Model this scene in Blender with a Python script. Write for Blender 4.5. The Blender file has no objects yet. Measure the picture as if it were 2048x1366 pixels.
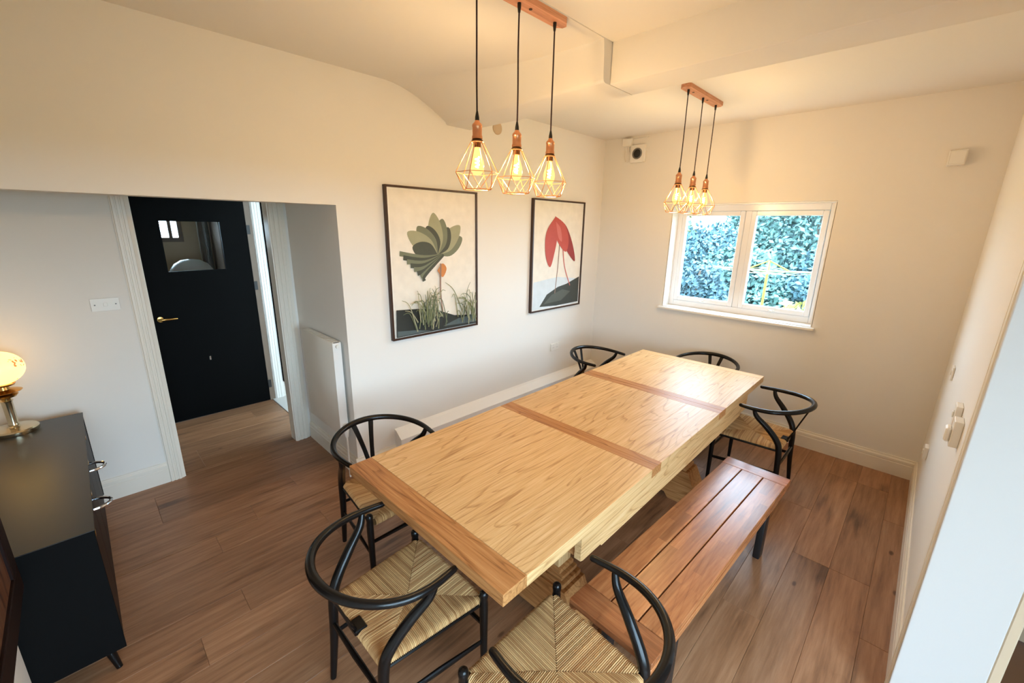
import bpy, bmesh, math, random
from math import sin, cos, pi, radians, sqrt
from mathutils import Vector, Matrix
random.seed(7)
S = bpy.context.scene
COL = S.collection

# ------------------------------------------------------------------ camera, world, light, exposure
CAM = Vector((2.9802, -4.5688, 1.9788)); F = 846.59
PITCH, ROLL, YAW = radians(15.1817), radians(-1.0351), radians(44.1677)
fh = Vector((-sin(YAW), cos(YAW), 0)); rr = Vector((cos(YAW), sin(YAW), 0)); zz = Vector((0, 0, 1))
fw = fh*cos(PITCH) - zz*sin(PITCH); uu = fh*sin(PITCH) + zz*cos(PITCH)
cr = rr*cos(ROLL) - uu*sin(ROLL); cu = rr*sin(ROLL) + uu*cos(ROLL)
cd = bpy.data.cameras.new('camera'); cam = bpy.data.objects.new('camera', cd); COL.objects.link(cam)
M = Matrix((cr, cu, -fw)).transposed().to_4x4(); M.translation = CAM
cam.matrix_world = M
cd.sensor_width = 36; cd.lens = F/2048*36; cd.clip_start = 0.05; cd.clip_end = 200
S.camera = cam

SKY_COL, SKY_STR = (0.55, 0.79, 1.0, 1), 18.5
BULB_W = 10.8
WARM = (1.0, 0.70, 0.39)
EXPOSURE = 0.06
w = bpy.data.worlds.new('sky'); S.world = w; w.use_nodes = True
w.node_tree.nodes['Background'].inputs[0].default_value = SKY_COL
w.node_tree.nodes['Background'].inputs[1].default_value = SKY_STR
S.view_settings.view_transform = 'Standard'; S.view_settings.look = 'None'
S.view_settings.gamma = 1; S.view_settings.use_curve_mapping = False
S.view_settings.exposure = EXPOSURE
cy = S.cycles; cy.max_bounces = 7; cy.diffuse_bounces = 4; cy.glossy_bounces = 3; cy.transmission_bounces = 3; cy.transparent_max_bounces = 8
cy.adaptive_threshold = 0.08; cy.caustics_reflective = False; cy.caustics_refractive = False

def portal(name, loc, rot, sx, sy):
    l = bpy.data.lights.new(name, 'AREA'); l.shape = 'RECTANGLE'; l.size = sx; l.size_y = sy
    l.cycles.is_portal = True
    o = bpy.data.objects.new(name, l); o.location = loc; o.rotation_euler = rot; COL.objects.link(o)
portal('window_portal', (1.604, 0.33, 1.69), (-pi/2, 0, 0), 1.40, 1.06)
portal('garden_door_portal', (4.50, -4.70, 1.25), (0, pi/2, 0), 2.3, 2.8)
portal('far_room_portal', (-5.06, -3.85, 1.97), (0, -pi/2, 0), 0.6, 0.95)

# ------------------------------------------------------------------ materials
def srgb(r, g, b):
    f = lambda c: ((c/255+0.055)/1.055)**2.4 if c > 10 else c/255/12.92
    return (f(r), f(g), f(b), 1)
def mat(name, col, rough=0.5, metal=0.0, spec=0.5, bump=0, bscale=200, coat=0, var=0, vscale=3):
    m = bpy.data.materials.new(name); m.use_nodes = True
    nt = m.node_tree; b = nt.nodes['Principled BSDF']
    b.inputs['Base Color'].default_value = col; b.inputs['Roughness'].default_value = rough
    b.inputs['Metallic'].default_value = metal; b.inputs['Specular IOR Level'].default_value = spec
    b.inputs['Coat Weight'].default_value = coat
    tc = nt.nodes.new('ShaderNodeTexCoord')
    if var:
        n = nt.nodes.new('ShaderNodeTexNoise'); n.inputs['Scale'].default_value = vscale; n.inputs['Detail'].default_value = 4
        nt.links.new(tc.outputs['Object'], n.inputs['Vector'])
        mx = nt.nodes.new('ShaderNodeMix'); mx.data_type = 'RGBA'
        mx.inputs[6].default_value = tuple(c*(1-var) for c in col[:3])+(1,); mx.inputs[7].default_value = tuple(min(1, c*(1+var)) for c in col[:3])+(1,)
        nt.links.new(n.outputs[0], mx.inputs[0]); nt.links.new(mx.outputs[2], b.inputs['Base Color'])
    return m
def emit(name, col, s):
    m = bpy.data.materials.new(name); m.use_nodes = True
    b = m.node_tree.nodes['Principled BSDF']; b.inputs['Base Color'].default_value = col
    b.inputs['Emission Color'].default_value = col; b.inputs['Emission Strength'].default_value = s
    return m
def glass(name, tint=(1, 1, 1, 1), refl=0.12, rough=0.02, glow=None, gs=0):
    m = bpy.data.materials.new(name); m.use_nodes = True; nt = m.node_tree; nt.nodes.clear()
    o = nt.nodes.new('ShaderNodeOutputMaterial'); t = nt.nodes.new('ShaderNodeBsdfTransparent'); g = nt.nodes.new('ShaderNodeBsdfGlossy')
    t.inputs[0].default_value = tint; g.inputs['Roughness'].default_value = rough
    fr = nt.nodes.new('ShaderNodeFresnel'); fr.inputs[0].default_value = 1.45
    mx = nt.nodes.new('ShaderNodeMixShader')
    ge = nt.nodes.new('ShaderNodeNewGeometry'); iv = nt.nodes.new('ShaderNodeMath'); iv.operation = 'SUBTRACT'; iv.inputs[0].default_value = 1.0
    ml = nt.nodes.new('ShaderNodeMath'); ml.operation = 'MULTIPLY'
    nt.links.new(ge.outputs['Backfacing'], iv.inputs[1]); nt.links.new(iv.outputs[0], ml.inputs[0]); nt.links.new(fr.outputs[0], ml.inputs[1])
    nt.links.new(ml.outputs[0], mx.inputs[0]); nt.links.new(t.outputs[0], mx.inputs[1]); nt.links.new(g.outputs[0], mx.inputs[2])
    out = mx.outputs[0]
    if glow:
        e = nt.nodes.new('ShaderNodeEmission'); e.inputs[0].default_value = glow; e.inputs[1].default_value = gs
        a = nt.nodes.new('ShaderNodeAddShader'); nt.links.new(out, a.inputs[0]); nt.links.new(e.outputs[0], a.inputs[1]); out = a.outputs[0]
    nt.links.new(out, o.inputs[0]); return m
def wood(name, c_lo, c_mid, c_hi, axis='Y', across=14, along=0.9, rough=0.4, rings=0.5, var=0.25, spec=0.5, coat=0, ringscale=5, bump=0.15, knots=0.0, stave=None):
    """grain runs along the named axis; each object shifts its own grain and tone"""
    m = bpy.data.materials.new(name); m.use_nodes = True; nt = m.node_tree; L = nt.links.new; N = nt.nodes.new
    b = nt.nodes['Principled BSDF']; b.inputs['Roughness'].default_value = rough; b.inputs['Specular IOR Level'].default_value = spec
    b.inputs['Coat Weight'].default_value = coat; b.inputs['Coat Roughness'].default_value = 0.2
    tc = N('ShaderNodeTexCoord'); oi = N('ShaderNodeObjectInfo')
    mu = N('ShaderNodeMath'); mu.operation = 'MULTIPLY'; mu.inputs[1].default_value = 37.0; L(oi.outputs['Random'], mu.inputs[0])
    ad = N('ShaderNodeVectorMath'); ad.operation = 'ADD'; L(tc.outputs['Object'], ad.inputs[0]); L(mu.outputs[0], ad.inputs[1])
    def mapped(al, ac):
        mp = N('ShaderNodeMapping')
        mp.inputs['Scale'].default_value = {'X': (al, ac, ac), 'Y': (ac, al, ac), 'Z': (ac, ac, al)}[axis]
        L(ad.outputs[0], mp.inputs[0]); return mp.outputs[0]
    n1 = N('ShaderNodeTexNoise'); n1.inputs['Scale'].default_value = 4; n1.inputs['Detail'].default_value = 5; n1.inputs['Roughness'].default_value = 0.65
    L(mapped(along, across), n1.inputs['Vector'])
    # ring figure: contour lines of a slow noise stretched along the grain
    n2 = N('ShaderNodeTexNoise'); n2.inputs['Scale'].default_value = ringscale; n2.inputs['Detail'].default_value = 0.8
    n2.inputs['Distortion'].default_value = 0.35
    L(mapped(0.10, 1.0), n2.inputs['Vector'])
    m1 = N('ShaderNodeMath'); m1.operation = 'MULTIPLY'; m1.inputs[1].default_value = 12; L(n2.outputs[0], m1.inputs[0])
    m2 = N('ShaderNodeMath'); m2.operation = 'FRACT'; L(m1.outputs[0], m2.inputs[0])
    r2 = N('ShaderNodeValToRGB'); r2.color_ramp.elements[0].position = 0.0; r2.color_ramp.elements[0].color = (1, 1, 1, 1)
    r2.color_ramp.elements[1].position = 0.22; r2.color_ramp.elements[1].color = (0, 0, 0, 1)
    e = r2.color_ramp.elements.new(0.95); e.color = (0.1, 0.1, 0.1, 1); e = r2.color_ramp.elements.new(1.0); e.color = (1, 1, 1, 1)
    L(m2.outputs[0], r2.inputs[0])
    m3 = N('ShaderNodeMath'); m3.operation = 'MULTIPLY'; m3.inputs[1].default_value = rings; L(r2.outputs[0], m3.inputs[0])
    m4 = N('ShaderNodeMath'); m4.operation = 'SUBTRACT'; L(n1.outputs[0], m4.inputs[0]); L(m3.outputs[0], m4.inputs[1])
    val = m4.outputs[0]
    if knots:
        n3 = N('ShaderNodeTexNoise'); n3.inputs['Scale'].default_value = 2.2; n3.inputs['Detail'].default_value = 3; L(mapped(0.55, 2.4), n3.inputs['Vector'])
        mr = N('ShaderNodeMapRange'); mr.inputs[1].default_value = 0.58; mr.inputs[2].default_value = 0.74; mr.inputs[3].default_value = 0; mr.inputs[4].default_value = knots
        L(n3.outputs[0], mr.inputs[0]); m5 = N('ShaderNodeMath'); m5.operation = 'SUBTRACT'; L(val, m5.inputs[0]); L(mr.outputs[0], m5.inputs[1]); val = m5.outputs[0]
    if knots:
        vo = N('ShaderNodeTexVoronoi'); vo.inputs['Scale'].default_value = 1.0; L(mapped(1.6, 3.6), vo.inputs['Vector'])
        mk = N('ShaderNodeMapRange'); mk.inputs[1].default_value = 0.015; mk.inputs[2].default_value = 0.05; mk.inputs[3].default_value = 0.5; mk.inputs[4].default_value = 0; L(vo.outputs['Distance'], mk.inputs[0])
        m6 = N('ShaderNodeMath'); m6.operation = 'SUBTRACT'; L(val, m6.inputs[0]); L(mk.outputs[0], m6.inputs[1]); val = m6.outputs[0]
    rp = N('ShaderNodeValToRGB'); cr_ = rp.color_ramp
    cr_.elements[0].position = 0.12; cr_.elements[0].color = c_lo; cr_.elements[1].position = 0.75; cr_.elements[1].color = c_hi
    e = cr_.elements.new(0.45); e.color = c_mid
    L(val, rp.inputs[0])
    # tone from object to object
    mr2 = N('ShaderNodeMapRange'); mr2.inputs[3].default_value = 1-var; mr2.inputs[4].default_value = 1+var; L(oi.outputs['Random'], mr2.inputs[0])
    hs = N('ShaderNodeHueSaturation'); L(rp.outputs[0], hs.inputs['Color']); L(mr2.outputs[0], hs.inputs['Value'])
    col = hs.outputs[0]
    if stave:  # glued-up staves of different tone: blocks along the grain
        bw, bl = stave
        br = N('ShaderNodeTexBrick'); br.inputs['Scale'].default_value = 1; br.inputs['Brick Width'].default_value = bl; br.inputs['Row Height'].default_value = bw
        br.inputs['Mortar Size'].default_value = 0.0; br.inputs['Color1'].default_value = (0.74, 0.70, 0.67, 1); br.inputs['Color2'].default_value = (1.15, 1.12, 1.08, 1)
        br.offset = 0.37; br.inputs['Bias'].default_value = 0.0
        mp = N('ShaderNodeMapping'); L(ad.outputs[0], mp.inputs[0])
        if axis == 'Y': mp.inputs['Rotation'].default_value = (0, 0, pi/2)
        L(mp.outputs[0], br.inputs['Vector'])
        mm = N('ShaderNodeMix'); mm.data_type = 'RGBA'; mm.blend_type = 'MULTIPLY'; mm.inputs[0].default_value = 1
        L(col, mm.inputs[6]); L(br.outputs[0], mm.inputs[7]); col = mm.outputs[2]
    L(col, b.inputs['Base Color'])
    return m

MT = {}
MT['wall'] = mat('wall_paint', srgb(236, 231, 223), 0.75, spec=0.3, bump=0.25, bscale=160, var=0.015, vscale=2)
MT['ceil'] = mat('ceiling_paint', srgb(236, 231, 223), 0.85, spec=0.2, bump=0.3, bscale=120)
MT['gloss'] = mat('white_gloss_paint', srgb(240, 236, 230), 0.3, spec=0.5, bump=0.05, bscale=60)
MT['trim'] = mat('cream_gloss_trim', srgb(236, 228, 214), 0.35, spec=0.5, bump=0.05, bscale=60)
MT['upvc'] = mat('white_upvc', srgb(240, 240, 242), 0.25)
MT['plastic'] = mat('white_plastic', srgb(238, 234, 226), 0.35)
MT['greyplastic'] = mat('grey_plastic', srgb(120, 116, 110), 0.4)
MT['blackdoor'] = mat('black_door_paint', (0.002, 0.002, 0.002, 1), 0.55, spec=0.05, bump=0.04, bscale=40)
MT['blackwood'] = mat('black_lacquered_wood', (0.005, 0.0042, 0.004, 1), 0.24, spec=0.30, bump=0.05, bscale=90)
MT['blackmetal'] = mat('black_steel', (0.008, 0.008, 0.009, 1), 0.4)
MT['brass'] = mat('brass', srgb(205, 160, 90), 0.25, metal=1)
MT['silverbrass'] = mat('aged_silver', srgb(215, 200, 170), 0.18, metal=1)
MT['chrome'] = mat('chrome', srgb(225, 228, 235), 0.12, metal=1)
MT['copper'] = mat('rose_copper', srgb(225, 160, 120), 0.28, metal=1)
MT['copperwire'] = mat('rose_copper_wire', srgb(232, 170, 120), 0.3, metal=0.85)
MT['cord'] = mat('dark_textile_cord', srgb(52, 30, 34), 0.8, bump=0.5, bscale=600)
MT['rubber'] = mat('black_grip', (0.006, 0.006, 0.006, 1), 0.5)
MT['darkcollar'] = mat('bronze_collar', srgb(92, 66, 40), 0.35, metal=0.8)
MT['cordseat'] = mat('woven_paper_cord', srgb(200, 158, 106), 0.75, spec=0.2)
nt_ = MT['cordseat'].node_tree; at_ = nt_.nodes.new('ShaderNodeAttribute'); at_.attribute_name = 'tone'
rp_ = nt_.nodes.new('ShaderNodeValToRGB'); rp_.color_ramp.elements[0].color = srgb(162, 118, 74); rp_.color_ramp.elements[1].color = srgb(208, 168, 116)
nt_.links.new(at_.outputs['Fac'], rp_.inputs[0]); nt_.links.new(rp_.outputs[0], nt_.nodes['Principled BSDF'].inputs['Base Color'])
MT['seatunder'] = mat('cord_underside', srgb(150, 118, 78), 0.9)
MT['glass'] = glass('window_glass')
MT['bulbglass'] = glass('amber_bulb_glass', (1.0, 0.93, 0.78, 1), glow=(1.0, 0.62, 0.16, 1), gs=0.55)
MT['filament'] = emit('glowing_filament', (1.0, 0.72, 0.32, 1), 60); MT['filament'].cycles.emission_sampling = 'NONE'; MT['bulbglass'].cycles.emission_sampling = 'NONE'
MT['framewood'] = mat('dark_walnut_frame', srgb(58, 34, 22), 0.4, var=0.3, vscale=30)
MT['panelframe'] = mat('blackish_brown_frame', srgb(30, 16, 13), 0.55, spec=0.15, var=0.3, vscale=20)
MT['cabtop'] = mat('black_cabinet_top', (0.010, 0.009, 0.008, 1), 0.36, spec=0.9, bump=0.1, bscale=150)
MT['cabend'] = mat('black_cabinet_side', (0.003, 0.003, 0.003, 1), 0.6, spec=0.08)
MT['cabfront'] = wood('dark_cabinet_front', srgb(14, 6, 6), srgb(26, 13, 12), srgb(36, 20, 18), 'Z', rough=0.5, spec=0.15)
MT['plank'] = wood('oak_laminate_plank', srgb(96, 64, 42), srgb(150, 106, 74), srgb(176, 132, 98), 'Y', across=9, along=0.6, rough=0.42, rings=0.05, var=0.15, knots=0.32, ringscale=4, bump=0.05)
MT['sub'] = mat('oak_laminate_far', srgb(132, 90, 60), 0.45, var=0.15)
OAKL, OAKM, OAKH = srgb(158, 108, 62), srgb(212, 170, 116), srgb(230, 196, 148)
MT['oak'] = wood('oak_along', OAKL, OAKM, OAKH, 'Y', across=26, along=0.8, rough=0.40, rings=0.22, var=0.04, spec=0.3, ringscale=8)
MT['oakx'] = wood('oak_across', srgb(122, 74, 38), srgb(176, 120, 70), srgb(200, 148, 96), 'X', across=20, along=0.8, rough=0.42, rings=0.22, var=0.05, spec=0.25, ringscale=8)
MT['oaklx'] = wood('oak_pale_across', OAKL, OAKM, OAKH, 'X', across=20, along=0.8, rough=0.42, rings=0.18, var=0.04, spec=0.3, ringscale=8)
MT['oakleg'] = wood('oak_upright', OAKL, OAKM, OAKH, 'Z', across=16, along=1.0, rough=0.45, rings=0.25, var=0.05)
MT['bench'] = wood('acacia_staves', srgb(116, 66, 38), srgb(168, 106, 64), srgb(192, 130, 84), 'Y', across=16, along=1.0, rough=0.27, rings=0.12, var=0.06, stave=(0.042, 0.30))
MT['benchx'] = wood('acacia_end', srgb(110, 62, 36), srgb(160, 98, 60), srgb(186, 122, 78), 'X', across=16, along=1.0, rough=0.27, rings=0.12, var=0.06, stave=(0.06, 0.30))
MT['plate'] = wood('beech_plate', srgb(168, 106, 74), srgb(206, 142, 104), srgb(222, 164, 128), 'Y', across=16, rough=0.5, rings=0.15)
MT['carpet'] = mat('pale_carpet', srgb(214, 208, 200), 0.95, bump=0.6, bscale=300)
MT['taupe'] = mat('taupe_frame', srgb(120, 100, 84), 0.5)
MT['tan'] = mat('tan_wall', srgb(205, 180, 150), 0.8)
MT['lawn'] = mat('lawn', srgb(74, 96, 70), 0.9, var=0.3, vscale=6)
MT['bounce_slab'] = mat('bounce_slab', srgb(84, 88, 74), 0.9, var=0.1)
MT['yellow'] = mat('yellow_paint', srgb(150, 136, 40), 0.5)
MT['line'] = mat('pale_line', srgb(150, 148, 110), 0.6)

# ------------------------------------------------------------------ mesh helpers
def newbm(): return bmesh.new()
def merge(bm, b2):
    me = bpy.data.meshes.new('tmp'); b2.to_mesh(me); b2.free(); bm.from_mesh(me); bpy.data.meshes.remove(me)
def box(bm, x0, x1, y0, y1, z0, z1, bev=0.0, seg=1):
    if x0 > x1: x0, x1 = x1, x0
    if y0 > y1: y0, y1 = y1, y0
    b = bmesh.new()
    vs = [b.verts.new((x, y, z)) for x in (x0, x1) for y in (y0, y1) for z in (z0, z1)]
    for f in ((0,1,3,2),(4,6,7,5),(0,4,5,1),(2,3,7,6),(0,2,6,4),(1,5,7,3)): b.faces.new([vs[i] for i in f])
    b.normal_update()
    if bev: bmesh.ops.bevel(b, geom=b.edges[:], offset=bev, segments=seg, profile=0.5, affect='EDGES')
    merge(bm, b)
def prism(bm, poly, axis, a, b_):
    """poly: 2D points; extruded along axis from a to b_"""
    b = bmesh.new()
    def P(u, v, t): return {'X': (t, u, v), 'Y': (u, t, v), 'Z': (u, v, t)}[axis]
    A = [b.verts.new(P(u, v, a)) for u, v in poly]; B = [b.verts.new(P(u, v, b_)) for u, v in poly]
    b.faces.new(A); b.faces.new(B[::-1]); n = len(poly)
    for i in range(n): b.faces.new((A[i], B[i], B[(i+1) % n], A[(i+1) % n]))
    bmesh.ops.recalc_face_normals(b, faces=b.faces[:]); merge(bm, b)
def catmull(pts, n=6):
    pts = [Vector(q) for q in pts]; out = []
    for i in range(len(pts)-1):
        p0 = pts[max(i-1, 0)]; p1 = pts[i]; p2 = pts[i+1]; p3 = pts[min(i+2, len(pts)-1)]
        for k in range(n):
            t = k/n
            out.append(0.5*((2*p1)+(-p0+p2)*t+(2*p0-5*p1+4*p2-p3)*t*t+(-p0+3*p1-3*p2+p3)*t**3))
    out.append(pts[-1]); return out
def interp(vals, n):
    m = len(vals); out = []
    for i in range(n):
        t = i/(n-1)*(m-1); k = min(int(t), m-2); f = t-k; out.append(vals[k]*(1-f)+vals[k+1]*f)
    return out
def tube(bm, pts, rad, seg=10, cap=True, flat=1.0, closed=False, roundcap=False):
    """swept tube; flat scales the radius across the vertical frame axis"""
    pts = [Vector(q) for q in pts]; n = len(pts)
    rads = list(rad) if isinstance(rad, (list, tuple)) else [rad]*n
    if len(rads) != n: rads = interp(rads, n)
    if roundcap:
        d0 = (pts[0]-pts[1]).normalized(); d1 = (pts[-1]-pts[-2]).normalized(); r0, r1 = rads[0], rads[-1]
        pts = [pts[0]+d0*r0*0.95, pts[0]+d0*r0*0.6]+pts+[pts[-1]+d1*r1*0.6, pts[-1]+d1*r1*0.95]
        rads = [r0*0.3, r0*0.8]+rads+[r1*0.8, r1*0.3]; n += 4
    b = bmesh.new(); rings = []; up = None
    for i in range(n):
        if closed: t = (pts[(i+1) % n]-pts[i-1]).normalized()
        else: t = (pts[min(i+1, n-1)]-pts[max(i-1, 0)]).normalized()
        if up is None:
            up = Vector((0, 0, 1)) if abs(t.z) < 0.9 else Vector((0, 1, 0))
        s = t.cross(up)
        if s.length < 1e-5: s = t.cross(Vector((1, 0, 0)))
        s.normalize(); up = s.cross(t).normalized()
        rings.append([b.verts.new(pts[i]+s*(rads[i]*flat*cos(2*pi*k/seg))+up*(rads[i]*sin(2*pi*k/seg))) for k in range(seg)])
    m = n if closed else n-1
    for i in range(m):
        A, B = rings[i], rings[(i+1) % n]
        for k in range(seg): b.faces.new((A[k], A[(k+1) % seg], B[(k+1) % seg], B[k]))
    if cap and not closed: b.faces.new(rings[0][::-1]); b.faces.new(rings[-1])
    bmesh.ops.recalc_face_normals(b, faces=b.faces[:])
    merge(bm, b)
def lathe(bm, prof, seg=20, loc=(0, 0, 0), cap=True):
    b = bmesh.new(); loc = Vector(loc); rings = []
    for r, z in prof:
        rings.append([b.verts.new(loc+Vector((r*cos(2*pi*k/seg), r*sin(2*pi*k/seg), z))) for k in range(seg)])
    for i in range(len(prof)-1):
        for k in range(seg): b.faces.new((rings[i][k], rings[i][(k+1) % seg], rings[i+1][(k+1) % seg], rings[i+1][k]))
    if cap:
        b.faces.new(rings[0][::-1]); b.faces.new(rings[-1])
    bmesh.ops.recalc_face_normals(b, faces=b.faces[:]); merge(bm, b)
def ribbon(bm, pts, widths, thick, side=(1, 0, 0)):
    pts = [Vector(q) for q in pts]; n = len(pts); side = Vector(side).normalized()
    ws = interp(widths, n); b = bmesh.new(); R = []
    for i in range(n):
        t = (pts[min(i+1, n-1)]-pts[max(i-1, 0)]).normalized(); s = (side-t*side.dot(t)).normalized(); nn = t.cross(s)
        R.append([b.verts.new(pts[i]+s*a*ws[i]/2+nn*c*thick/2) for a, c in ((-1, -0.4), (-0.8, -1), (0.8, -1), (1, -0.4), (1, 0.4), (0.8, 1), (-0.8, 1), (-1, 0.4))])
    for i in range(n-1):
        for k in range(8): b.faces.new((R[i][k], R[i][(k+1) % 8], R[i+1][(k+1) % 8], R[i+1][k]))
    b.faces.new(R[0][::-1]); b.faces.new(R[-1])
    bmesh.ops.recalc_face_normals(b, faces=b.faces[:]); merge(bm, b)
def obj(name, bm, m, parent=None, smooth=True, ang=35):
    me = bpy.data.meshes.new(name); bm.to_mesh(me); bm.free()
    for mm in (m if isinstance(m, list) else [m]): me.materials.append(mm)
    if smooth:
        for p in me.polygons: p.use_smooth = True
        me.set_sharp_from_angle(angle=radians(ang))
    o = bpy.data.objects.new(name, me); COL.objects.link(o)
    if parent: o.parent = parent
    return o
def tag(o, label=None, cat=None, group=None, kind=None):
    if label: o['label'] = label
    if cat: o['category'] = cat
    if group: o['group'] = group
    if kind: o['kind'] = kind
    return o
def thing(name, label, cat, loc=(0, 0, 0), rz=0, group=None):
    o = bpy.data.objects.new(name, None); COL.objects.link(o); o.location = loc; o.rotation_euler = (0, 0, rz)
    o.empty_display_size = 0.1
    return tag(o, label, cat, group)
def struct(name, bm, m, label=None, parent=None, smooth=False, ang=35):
    o = obj(name, bm, m, parent, smooth, ang)
    if not parent: tag(o, label, None, None, 'structure')
    return o
def copy_tree(o, parent=None):
    c = o.copy(); COL.objects.link(c)
    if parent: c.parent = parent
    for ch in list(o.children): copy_tree(ch, c)
    return c

# ------------------------------------------------------------------ the room shell
W = 3.218; H = 2.96; DY = -5.12
OY = -3.249; HH = 2.10; AX = -0.97          # alcove: opening edge, header height, back wall
WX0, WX1, WZ0, WZ1 = 0.892, 2.3155, 1.151, 2.2376

# wall with the pictures; header over the alcove; the return wall beside the radiator
bm = newbm()
box(bm, -0.15, 0, OY, 0.25, 0, H)
box(bm, -0.15, 0, DY-0.2, OY, HH, H)
box(bm, AX, -0.15, OY, OY+0.12, 0, 2.5)
struct('wall_left', bm, MT['wall'], 'long off-white wall with the two framed prints and the low alcove opening')
bm = newbm()
box(bm, 0, WX0, 0, 0.3, 0, H); box(bm, WX1, W+0.2, 0, 0.3, 0, H)
box(bm, WX0, WX1, 0, 0.3, 0, WZ0); box(bm, WX0, WX1, 0, 0.3, WZ1, H)
struct('wall_back', bm, MT['wall'], 'end wall of the room around the white window')
JY = -2.42
bm = newbm()
box(bm, W, W+0.2, JY, 0, 0, H); box(bm, W, W+0.2, -5.02, JY, 2.14, H); box(bm, W, W+0.2, DY-0.2, -5.02, 0, H)
struct('wall_right', bm, MT['wall'], 'side wall on the right with small switches and the white door jamb')
bm = newbm()
box(bm, AX-0.1, W+0.2, DY-0.2, DY, 0, H)
struct('wall_near', bm, MT['wall'], 'wall behind the black sideboard at the left edge')
bm = newbm(); box(bm, 0.742, 1.9, DY, -4.98, 0, H)
struct('wall_breast', bm, MT['wall'], 'white projecting wall behind the dark-framed panel at the left edge')
# alcove back wall with the doorway to the lobby
DO0, DO1 = -4.25, -3.385
bm = newbm()
box(bm, AX-0.1, AX, DY, DO0, 0, 2.5); box(bm, AX-0.1, AX, DO1, OY+0.12, 0, 2.5); box(bm, AX-0.1, AX, DO0, DO1, 2.30, 2.5)
struct('wall_alcove', bm, MT['wall'], 'back wall of the alcove with the double switch plate')
bm = newbm(); box(bm, AX-0.1, -0.15, DY, OY, 2.5, 2.6)
struct('ceiling_alcove', bm, MT['ceil'], 'ceiling of the alcove')
# lobby with the black door
LX = -2.17
bm = newbm()
box(bm, LX-0.1, LX, -5.0, -4.165, 0, 2.5); box(bm, LX-0.1, LX, -4.165, -3.205, 2.2, 2.5); box(bm, LX-0.1, LX, -3.205, -2.3, 0, 2.5)
box(bm, LX, AX-0.1, -5.1, -5.0, 0, 2.5); box(bm, LX, AX-0.1, -2.4, -2.3, 0, 2.5)
struct('wall_lobby', bm, MT['wall'], 'lobby wall around the black door')
bm = newbm(); box(bm, LX-0.1, AX-0.1, -5.1, -2.3, 2.5, 2.6)
struct('ceiling_lobby', bm, MT['ceil'], 'ceiling of the lobby')
# the room beyond the black door, seen through its glass
bm = newbm()
FX = -4.9
box(bm, FX-0.12, FX, -6.2, -4.32, 0, 2.5); box(bm, FX-0.12, FX, -3.38, -2.2, 0, 2.5)
box(bm, FX-0.12, FX, -4.32, -3.38, 0, 1.68); box(bm, FX-0.12, FX, -4.32, -3.38, 2.28, 2.5)
box(bm, FX, LX-0.1, -6.3, -6.2, 0, 2.5); box(bm, FX, LX-0.1, -2.3, -2.2, 0, 2.5); box(bm, LX-0.1, LX, -6.2, -5.1, 0, 2.5)
struct('wall_far_room', bm, MT['tan'], 'walls of the room seen through the door glass')
bm = newbm(); box(bm, FX-0.12, LX-0.1, -6.3, -2.2, 2.5, 2.6)
struct('ceiling_far_room', bm, MT['ceil'], 'ceiling of the room beyond the black door')
# neighbouring room with the garden doors (light from the right)
bm = newbm()
box(bm, W+0.2, 4.45, -1.55, -1.45, 0, H); box(bm, W+0.2, 4.45, -6.4, -6.3, 0, H)
box(bm, 4.35, 4.45, -6.3, -6.1, 0, H); box(bm, 4.35, 4.45, -3.3, -1.55, 0, H); box(bm, 4.35, 4.45, -6.1, -3.3, 2.4, H); box(bm, 4.35, 4.45, -6.1, -3.3, 0, 0.1)
box(bm, W+0.1, W+0.2, -6.3, DY-0.2, 0, H)
struct('wall_next_room', bm, MT['tan'], 'tan wall glimpsed past the white jamb at lower right')

# ceiling, with the slightly lower left half, the downstand beam and its boxed left end
ZB = 2.751
bm = newbm()
box(bm, -0.15, W+0.2, -2.05, 0.3, H, H+0.15)
box(bm, 1.5, W+0.2, DY-0.2, -2.05, H, H+0.15)
box(bm, -0.15, 1.5, DY-0.2, -2.05, H-0.005, H+0.15)
box(bm, W+0.2, 4.45, -6.4, -1.45, H, H+0.15)
ceil = struct('ceiling', bm, MT['ceil'], 'warm off-white ceiling')
bm = newbm()
box(bm, 1.5, W, -2.30, -2.05, ZB, H+0.03, 0.006, 2)
b = bmesh.new(); rows = []
for i in range(17):           # left end: flares back along the wall
    X = 1.5*i/16; k = (1-i/16)**2.0
    y1 = -2.365+0.06*(1-i/16); ext = 0.02+0.50*k
    prof = []
    for j in range(9):
        a = j/8
        prof.append((y1-ext*(1-a), H-0.005-(H-0.005-ZB-0.02)*a**1.7))
    prof += [(y1+0.006, ZB+0.006), (y1+0.02, ZB), (-2.05, ZB), (-2.05, H)]
    rows.append([b.verts.new((X, y, z)) for y, z in prof])
for i in range(16):
    for j in range(len(rows[0])-1): b.faces.new((rows[i][j], rows[i][j+1], rows[i+1][j+1], rows[i+1][j]))
b.faces.new(rows[-1]); bmesh.ops.recalc_face_normals(b, faces=b.faces[:]); merge(bm, b)
struct('trim_1', bm, MT['ceil'], 'downstand ceiling beam crossing the room between the two pendant lights', smooth=True, ang=50)

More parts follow.
